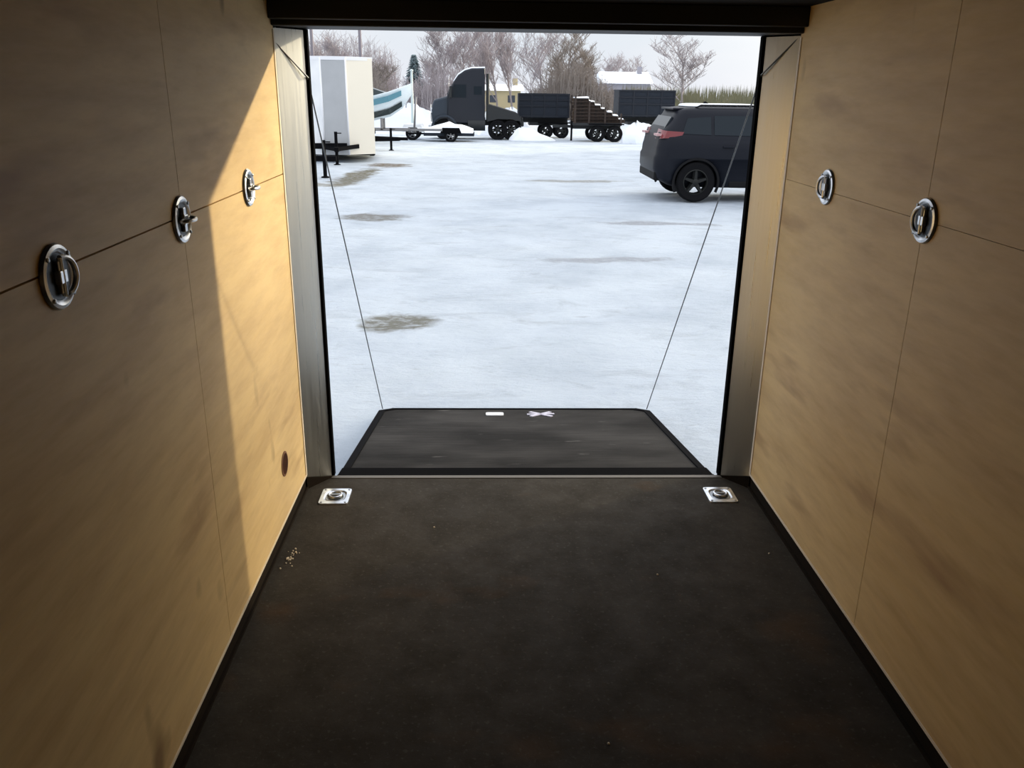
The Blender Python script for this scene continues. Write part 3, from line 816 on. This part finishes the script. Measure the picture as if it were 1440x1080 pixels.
# flatbed in front of the truck, snow-covered, with one round dark wheel
u = thing('flatbed_trailer', 'low snow-covered flatbed trailer in front of the semi tractor', 'trailer', (-1.7, 42.6, gz(42.6)))
b = MB().box(-1.25, 1.15, -.85, .85, .28, .42); lab(b.build('deck', 'navy_steel', u), 'dark deck')
b = MB().box(-2.1, -1.25, -.05, .05, .30, .38); b.build('tongue', 'black_steel', u)
for sy in (-1, 1):
    wheel('wheel', u, (.05, sy * .98, .30), .30, .2, 'steel_rim', 5)
    b = MB().prism([(-.45, .42), (-.35, .66), (.45, .66), (.55, .42)], sy * .25, 'y', sy * .87); b.build('fender', 'black_steel', u)
b = MB()
rings = []
for i in range(9):
    x = -1.2 + 2.3 * i / 8; h = .18 + .28 * math.sin(PI * i / 8) * (.7 + .5 * random.random())
    rings.append([(x, -.82, .42), (x, -.5, .42 + h * .8), (x, 0, .42 + h), (x, .5, .42 + h * .8), (x, .82, .42)])
b.loft(rings); tag(b.build('snow_heap', 'snow_cap', loc=tuple(u.location)), 'heap of snow lying on the low flatbed trailer', 'snow', kind='stuff')
# small single-axle dolly with dark wheel, left of it
d_ = thing('tow_dolly', 'small tow dolly with a round dark wheel beside the boat', 'trailer', (-3.60, 44.0, gz(44.0)))
for sy in (-1, 1): wheel('wheel', d_, (0, sy * .7, .34), .34, .24, 'steel_rim', 5)
b = MB().box(-.55, .55, -.58, .58, .40, .50).box(.5, .85, -.05, .05, .38, .46).box(-.3, .3, -.55, .55, .48, .56); b.build('frame', 'white_panel', d_)
for sy in (-1, 1):
    b = MB().prism([(-.48, .62), (-.40, .76), (.40, .76), (.48, .62)], sy * .26, 'y', sy * .58); b.build('fender', 'white_panel', d_)

# ------------------------------------------------------------------ dump trailers with high navy sides, loads of rusty steel between
def dump(label, X, Y, w, zlo, zhi):
    z0 = gz(Y); t = thing('dump_trailer', label, 'trailer', (X, Y, z0), 0, 'navy dump trailers')
    b = MB().box(0, w, -1.0, -.94, zlo, zhi).box(0, w, .94, 1.0, zlo, zhi).box(0, .06, -.94, .94, zlo, zhi).box(w - .06, w, -.94, .94, zlo, zhi).box(0, w, -1, 1, zlo - .02, zlo + .06)
    b.build('box', 'navy_steel', t)
    b = MB()
    for z in (zlo + .02, zlo + .45 * (zhi - zlo), zlo + .70 * (zhi - zlo), zhi - .08):
        b.box(-.03, w + .03, -1.04, -1.0, z, z + .07)
    for x in (-.03, w * .25, w * .5, w * .75, w - .05):
        b.box(x, x + .08, -1.035, -1.0, zlo, zhi)
    b.build('rib', 'navy_paint', t)
    b = MB().box(-.9, w, -.45, -.35, zlo - .28, zlo - .02).box(-.9, w, .35, .45, zlo - .28, zlo - .02).box(.6, w + .0, -.75, .75, zlo - .42, zlo - .25)
    b.loft([[(-.85, -.45, zlo - .25), (-.85, -.35, zlo - .25), (-.85, -.35, zlo - .1), (-.85, -.45, zlo - .1)], [(-1.6, -.05, zlo - .25), (-1.6, .05, zlo - .25), (-1.6, .05, zlo - .1), (-1.6, -.05, zlo - .1)]], True, False)
    b.loft([[(-.85, .45, zlo - .25), (-.85, .35, zlo - .25), (-.85, .35, zlo - .1), (-.85, .45, zlo - .1)], [(-1.6, .05, zlo - .25), (-1.6, -.05, zlo - .25), (-1.6, -.05, zlo - .1), (-1.6, .05, zlo - .1)]], True, False)
    b.build('chassis', 'truck_dark', t)
    b = MB().tube([(-.5, 0, .02), (-.5, 0, zlo + .05)], .05, 8); b.build('jack', 'black_steel', t)
    for sy in (-1, 1):
        for x in (w * .56, w * .56 + .86): wheel('wheel', t, (x, sy * .88, .38), .38, .24, 'dark_rim', 6)
        b = MB().box(w * .56 - .45, w * .56 + 1.3, min(sy * .76, sy * 1.02), max(sy * .76, sy * 1.02), .80, .86); b.build('fender', 'black_steel', t)
    return t
dump('navy high-sided dump trailer standing right of the semi tractor', 1.79, 49.0, 2.74, 1.10, 2.34)
dump('navy high-sided dump trailer partly behind the dark SUV', 7.19, 48.6, 3.02, 1.20, 2.58)
# equipment trailer carrying a sloping stack of rusty beams
q = thing('equipment_trailer', 'black tandem-axle trailer carrying rusty steel, between two navy dump trailers', 'trailer', (4.30, 44.6, gz(44.6)))
b = MB().box(.05, 2.50, -.95, .95, .80, .92).box(.05, 2.5, -.5, -.4, .62, .8).box(.05, 2.5, .4, .5, .62, .8).box(-.9, .1, -.05, .05, .65, .78); b.build('deck', 'truck_dark', q)
for sy in (-1, 1):
    for x in (1.28, 2.16): wheel('wheel', q, (x, sy * .90, .40), .40, .24, 'dark_rim', 6)
    b = MB().box(.85, 2.6, min(sy * .76, sy * 1.05), max(sy * .76, sy * 1.05), .84, .90); b.build('fender', 'black_steel', q)
    b = MB()
    for x in (.1, .8, 1.6, 2.4): b.box(x, x + .08, min(sy * .93, sy * 1.0), max(sy * .93, sy * 1.0), .9, 2.25 - x * .36)
    b.build('stake', 'rust_beam', q)
b = MB().tube([(.02, -.6, .05), (.02, -.6, 1.0)], .05, 8); b.build('jack', 'black_steel', q)
pos = ['bottom', 'second', 'third', 'fourth', 'fifth', 'sixth']
k0 = 0
for row in range(7):
    for col_ in range(3):
        zz = .935 + row * .165; ln = 2.55 - .30 * row - .04 * col_
        o = MB().box(0, ln, -.13, .13, -.012, .012).box(0, ln, -.13, .13, .128, .150).box(0, ln, -.02, .02, 0, .14).build('steel_bar', 'rust_beam_tan' if (row * 3 + col_) % 3 == 1 else 'rust_beam')
        o.location = (4.42 + random.uniform(-.04, .04), 44.6 + (-.55, 0, .55)[col_] + random.uniform(-.03, .03), gz(44.6) + zz)
        lb = 'rusty steel bar in %s, %s, of the stack on the trailer' % (['lowest layer', 'second lowest layer', 'third lowest layer', 'middle layer', 'third highest layer', 'second highest layer', 'top layer'][row], ['near row', 'middle row', 'far row'][col_])
        tag(o, lb, 'steel bar', 'rusty steel bars stacked on the trailer')
cap('load_snow', 'sloping line of snow on the stacked rusty bars', [(4.46 + x, gz(44.6) + z) for x, z in ((0, 2.085), (.66, 2.085), (.70, 1.925), (.96, 1.92), (1.0, 1.76), (1.26, 1.755), (1.30, 1.595), (1.56, 1.59), (1.60, 1.43), (1.86, 1.425), (1.9, 1.265), (2.16, 1.26), (2.2, 1.10), (2.45, 1.095))], 43.95, 45.2, .07)

def drift(name, label, x, y, rx, ry, h, sk=0.0):
    b = MB(); rings = []; n = 30
    for i in range(9):
        f = i / 8.4; r = 1 - f; hh = h * (1 - (1 - f) ** 1.9); ring = []
        for j in range(n):
            a = 2 * PI * j / n; k_ = 1 + .28 * mn.noise(Vector((2 * math.cos(a) + x, 2 * math.sin(a) + y, f * 2)))
            ring.append((rx * r * math.cos(a) * k_ + sk * f * rx, ry * r * math.sin(a) * k_, hh * (1 + .25 * mn.noise(Vector((3 * math.cos(a), 3 * math.sin(a), x + f * 3))))))
        rings.append(ring)
    b.loft(rings); return tag(b.build(name, 'snow_cap', loc=(x, y, gz(y) - .04)), label, 'snow', kind='stuff')
drift('snow_bank', 'snow bank heaped under the left navy dump trailer', 2.4, 44.6, 1.3, .7, .62, -.5)
drift('snow_bank', 'snow bank in front of the right navy dump trailer, beside the SUV', 8.1, 42.6, 1.6, .8, .95, -.5)
drift('snow_bank', 'snow heaped behind the semi tractor by the first dump trailer', 1.5, 52.4, 2.2, 1.0, 1.45)
drift('snow_bank', 'low snow bank behind the boat and the tow dolly', -5.4, 52, 3.6, 1.4, 1.7, .2)

# ------------------------------------------------------------------ far background
def branchy(h, spread, levels, seed, r0, kids=(5, 5, 4), up=.25, twist=.9, base=.28, twr=.016):
    rnd = random.Random(seed); T = MB(); Bm = MB()
    def grow(p, d, ln, r, lv):
        pts = [p]; dd = d.copy()
        seg = 4 if lv == 0 else 3
        for i in range(seg):
            dd = (dd + Vector((rnd.uniform(-1, 1), rnd.uniform(-1, 1), rnd.uniform(-.5, 1) * up)) * .16 * (1 + lv * .3)).normalized()
            pts.append(pts[-1] + dd * ln / seg)
        (T if lv == 0 else Bm).tube(pts, r, 6 if lv == 0 else (4 if lv == 1 else 3), r * (.35 if lv < 2 else .5), True, False)
        if lv >= levels: return
        nk = kids[min(lv, len(kids) - 1)]
        for i in range(nk):
            f = base + (1 - base) * (i + rnd.random() * .8) / nk if lv == 0 else .2 + .8 * (i + rnd.random()) / nk
            f = min(f, .99); ii = min(int(f * seg), seg - 1); pp = pts[ii].lerp(pts[ii + 1], f * seg - ii)
            a = rnd.uniform(0, 2 * PI); side = Vector((math.cos(a), math.sin(a), 0))
            nd = (dd * (1 - spread * .55) + side * spread * rnd.uniform(.6, 1.1) + Vector((0, 0, up))).normalized()
            grow(pp, nd, ln * rnd.uniform(.45, .68) * (1.05 - .35 * f if lv == 0 else 1), max(twr, r * .42), lv + 1)
    grow(Vector((0, 0, -.1)), Vector((0, 0, 1)), h * .72, r0, 0)
    return T, Bm
TREES = [('tall bare grey tree left of the semi truck fairing', -4.6, 94, 8.6, 41, 9, .7, 'twig'), ('bare grey tree directly above the semi truck roof', -0.4, 98, 9.0, 42, 10, .65, 'twig'),
         ('upright bare tree between the semi truck and the first dump trailer', 3.0, 96, 8.2, 43, 9, .55, 'twig'), ('bare grey tree with broad crown rising behind the semi tractor', -1.9, 88, 8.4, 11, 9, .75, 'twig'),
         ('slimmer bare tree just right of the semi truck roof', 1.2, 92, 7.4, 12, 7, .55, 'twig'),
         ('thin bare tree standing alone over the left dump trailer', 5.3, 84, 7.8, 13, 7, .75, 'twig'),
         ('tall dense brownish bare tree behind the rusty bars', 8.3, 90, 8.6, 14, 10, .75, 'twig_brown'),
         ('smaller brown bare tree left beside the dense brownish one', 6.9, 94, 6.0, 15, 9, .8, 'twig_brown'),
         ('bushy brown bare tree right beside the dense brownish one', 10.3, 88, 6.6, 16, 9, .8, 'twig_brown'),
         ('lone dark bare tree with crooked limbs behind the SUV roof', 17.9, 80, 7.6, 17, 7, .9, 'twig'),
         ('bare grey tree over the white cargo trailer, farthest left', -17.6, 96, 7.2, 18, 9, .8, 'twig'),
         ('bare grey tree between the two utility poles', -14.9, 92, 7.4, 19, 9, .8, 'twig'),
         ('low bare tree right of the white cargo trailer roof', -11.6, 90, 5.6, 20, 9, .85, 'twig_brown'),
         ('pale bare tree behind the spruce and the boat', -5.2, 98, 5.6, 21, 8, .8, 'twig'),
         ('grey tree rising behind the left end of the snow-roofed barn', 17.2, 135, 7.6, 22, 8, .8, 'twig'),
         ('grey tree rising behind the right end of the snow-roofed barn', 22.6, 137, 7.2, 23, 8, .85, 'twig')]
for lb, x, y, h, sd, kd, sp, tw in TREES:
    t = thing('bare_tree', lb, 'tree', (x, y, gz(y)), 0, 'bare winter trees beyond the lot')
    T, Bm = branchy(h, sp, 4, sd, h * .017, (kd, 6, 6, 5), twr=.017)
    T.build('trunk', 'bark', t); Bm.build('branches', tw, t)
# spruce
t = thing('spruce_tree', 'dark narrow-topped spruce above the boat', 'tree', (-7.0, 88, gz(88)))
b = MB().tube([(0, 0, -.1), (0, 0, 5.7)], .12, 6, .02); b.build('trunk', 'bark', t)
b = MB(); rnd = random.Random(4)
for i in range(120):
    z = 1.0 + 4.8 * i / 120; R_ = 2.2 * (1 - (z - 1.0) / 5.2) + .12
    for j in range(7):
        a = rnd.uniform(0, 2 * PI); p = Vector((0, 0, z)); e2 = p + Vector((math.cos(a) * R_, math.sin(a) * R_, -R_ * .35 + rnd.uniform(-.05, .05)))
        w_ = Vector((-math.sin(a), math.cos(a), 0)) * .10
        b.add([p, (p + e2) / 2 + w_, e2, (p + e2) / 2 - w_, (p + e2) / 2 + Vector((0, 0, .06))], [(0, 1, 4), (1, 2, 4), (2, 3, 4), (3, 0, 4)])
b.build('foliage', 'spruce_green', t)
# thickets: uncountable thin stems
def thicket(label, x0, x1, y, h, n, m, seed, dy=3, shape=0.5):
    rnd = random.Random(seed); b = MB()
    for i in range(n):
        u_ = rnd.random(); x = x0 + (x1 - x0) * u_; yy = y + rnd.uniform(-dy, dy)
        hh = h * (shape + (1 - shape) * math.sin(PI * u_)) * rnd.uniform(.55, 1.05)
        p = Vector((x, yy, gz(yy) - .05)); pts = [p]
        for s_ in range(3): pts.append(pts[-1] + Vector((rnd.uniform(-.16, .16) * h / 3, rnd.uniform(-.1, .1), hh / 3)))
        b.tube(pts, .035, 3, .012, True, False)
        for s_ in range(5):
            p0 = pts[1].lerp(pts[3], rnd.random()); b.tube([p0, p0 + Vector((rnd.uniform(-.5, .5), rnd.uniform(-.3, .3), rnd.uniform(.1, .5))) * h * .22], .016, 3, .010, True, False)
    return tag(b.build('thicket', m), label, 'bushes', kind='stuff')
thicket('brown brush thicket behind the rusty bars and left dump trailer', 4.4, 12.4, 86, 5.2, 900, 'twig_brown', 31)
thicket('grey-brown brush line at the far edge behind the right dump trailer', 12, 20, 92, 2.9, 420, 'twig', 32, shape=.8)
thicket('brown brush clump right of the white cargo trailer roof', -11.8, -8.8, 82, 4.3, 240, 'twig_brown', 33)
thicket('grey brush line behind the cargo trailer roof, far left', -22, -10.5, 104, 8.0, 800, 'twig', 34, shape=.8)
thicket('grey brush behind the semi tractor cab and hood', -7.5, -0.2, 84, 4.8, 480, 'twig', 35, shape=.7)
# dry grass field edge on the right horizon
b = MB(); rnd = random.Random(9)
for i in range(7500):
    x = rnd.uniform(14.5, 46); y = rnd.uniform(70, 96); h = rnd.uniform(.8, 1.5) + (y - 70) * .085
    p = Vector((x, y, gz(y) - .02)); w_ = rnd.uniform(.06, .14)
    b.add([p + Vector((-w_, 0, 0)), p + Vector((w_, .05, 0)), p + Vector((rnd.uniform(-.2, .2), rnd.uniform(-.1, .1), h))], [(0, 1, 2)])
tag(b.build('dry_grass', 'dry_grass'), 'olive dry grass and weeds along the horizon above the SUV roof', 'grass', kind='stuff')
# two far houses
def house(label, x, y, w, d, h, rh, wall, cat='house'):
    t = thing('house', label, cat, (x, y, gz(y)))
    b = MB().box(-w / 2, w / 2, 0, d, 0, h); b.build('walls', wall, t)
    b = MB(); b.prism([(-.5, h - .1), (d / 2, h + rh), (d + .5, h - .1)], w + .8, 'x', -w / 2 - .4); lab(b.build('roof', 'snow_cap', t), 'snow-covered gable roof')
    for i in range(max(2, int(w // 2.4))):
        xx = -w / 2 + w * (i + .5) / max(2, int(w // 2.4))
        b = MB().box(xx - .45, xx + .45, -.05, .03, h * .42, h * .75); b.build('window', 'house_window', t)
    b = MB().box(w * .30, w * .30 + .6, d * .4, d * .4 + .6, h, h + rh + .7); b.build('chimney', wall, t)
    return t
house('low beige house with snowy roof far behind the semi tractor', 2.1, 112, 4.6, 5, 2.6, .7, 'house_beige')
house('wide grey barn with long snow-covered roof, far behind the right dump trailer', 19.4, 122, 6.4, 8, 3.7, 1.5, 'house_grey', 'barn')
house('small pale house with snowy roof far behind the boat', -8.0, 120, 5.2, 5, 3.0, 1.4, 'house_grey')
# utility poles
for lb, x in (('wooden utility pole over the middle of the white cargo trailer roof', -10.5), ('wooden utility pole close to the left door jamb', -14.5)):
    t = thing('utility_pole', lb, 'pole', (x, 76, gz(76)), 0, 'wooden utility poles')
    b = MB().tube([(0, 0, -.2), (0, 0, 9.2)], .17, 8, .12); b.build('post', 'pole_wood', t)
    b = MB().box(-1.1, 1.1, -.06, .06, 8.5, 8.65); b.build('crossarm', 'pole_wood', t)
    for x_ in (-.95, -.4, .4, .95):
        b = MB().lathe([(.05, 0), (.07, .08), (.03, .18), (0, .19)], (x_, 0, 8.65), n=8); b.build('insulator', 'pole_pale', t)
b = MB().tube([(0, 0, 0), (0, 0, 3.45)], .09, 8, .06).lathe([(.10, 3.45), (.10, 3.50), (0, 3.54)], n=10)
tag(b.build('pole', 'pole_pale', loc=(-4.13, 50, gz(50))), 'slim pale pole standing beside the boat bow', 'pole')
# unseen poplar grove, added right of the lot to thin the low sun
b = MB(); rnd = random.Random(77)
for i in range(GROVE_STEMS):
    sp_ = -12 + 39 * ((i * 7 % GROVE_STEMS) + rnd.random()) / GROVE_STEMS; D = 45 + rnd.uniform(-1.5, 1.5)
    p = Vector((.86 * D - .51 * sp_, .51 * D + .86 * sp_, -.75)); H = rnd.uniform(11.95, 12.55); pts = [p]
    for q_ in range(4): pts.append(pts[-1] + Vector((rnd.uniform(-.12, .12), rnd.uniform(-.12, .12), H / 4)))
    b.tube(pts, .10, 5, .03, True, False)
    for q_ in range(GROVE_TWIGS):
        f = 3.99 - 3.2 * rnd.random() ** 1.35; ii = int(f); p0 = pts[ii].lerp(pts[ii + 1], f - ii); a = rnd.uniform(0, 2 * PI); l_ = rnd.uniform(.8, 2.2) * (1.15 - f * .2)
        p1 = p0 + Vector((math.cos(a) * l_ * .7, math.sin(a) * l_ * .7, l_ * .6)); p1.z = min(p1.z, p.z + H + .1)
        b.tube([p0, (p0 + p1) / 2 + Vector((0, 0, -.06 * l_)), p1], .030, 3, .012, True, False)
tag(b.build('sun_filter_grove', 'bark'), 'unseen poplar grove added right of the snowy lot to filter the low sun', 'trees', kind='stuff')
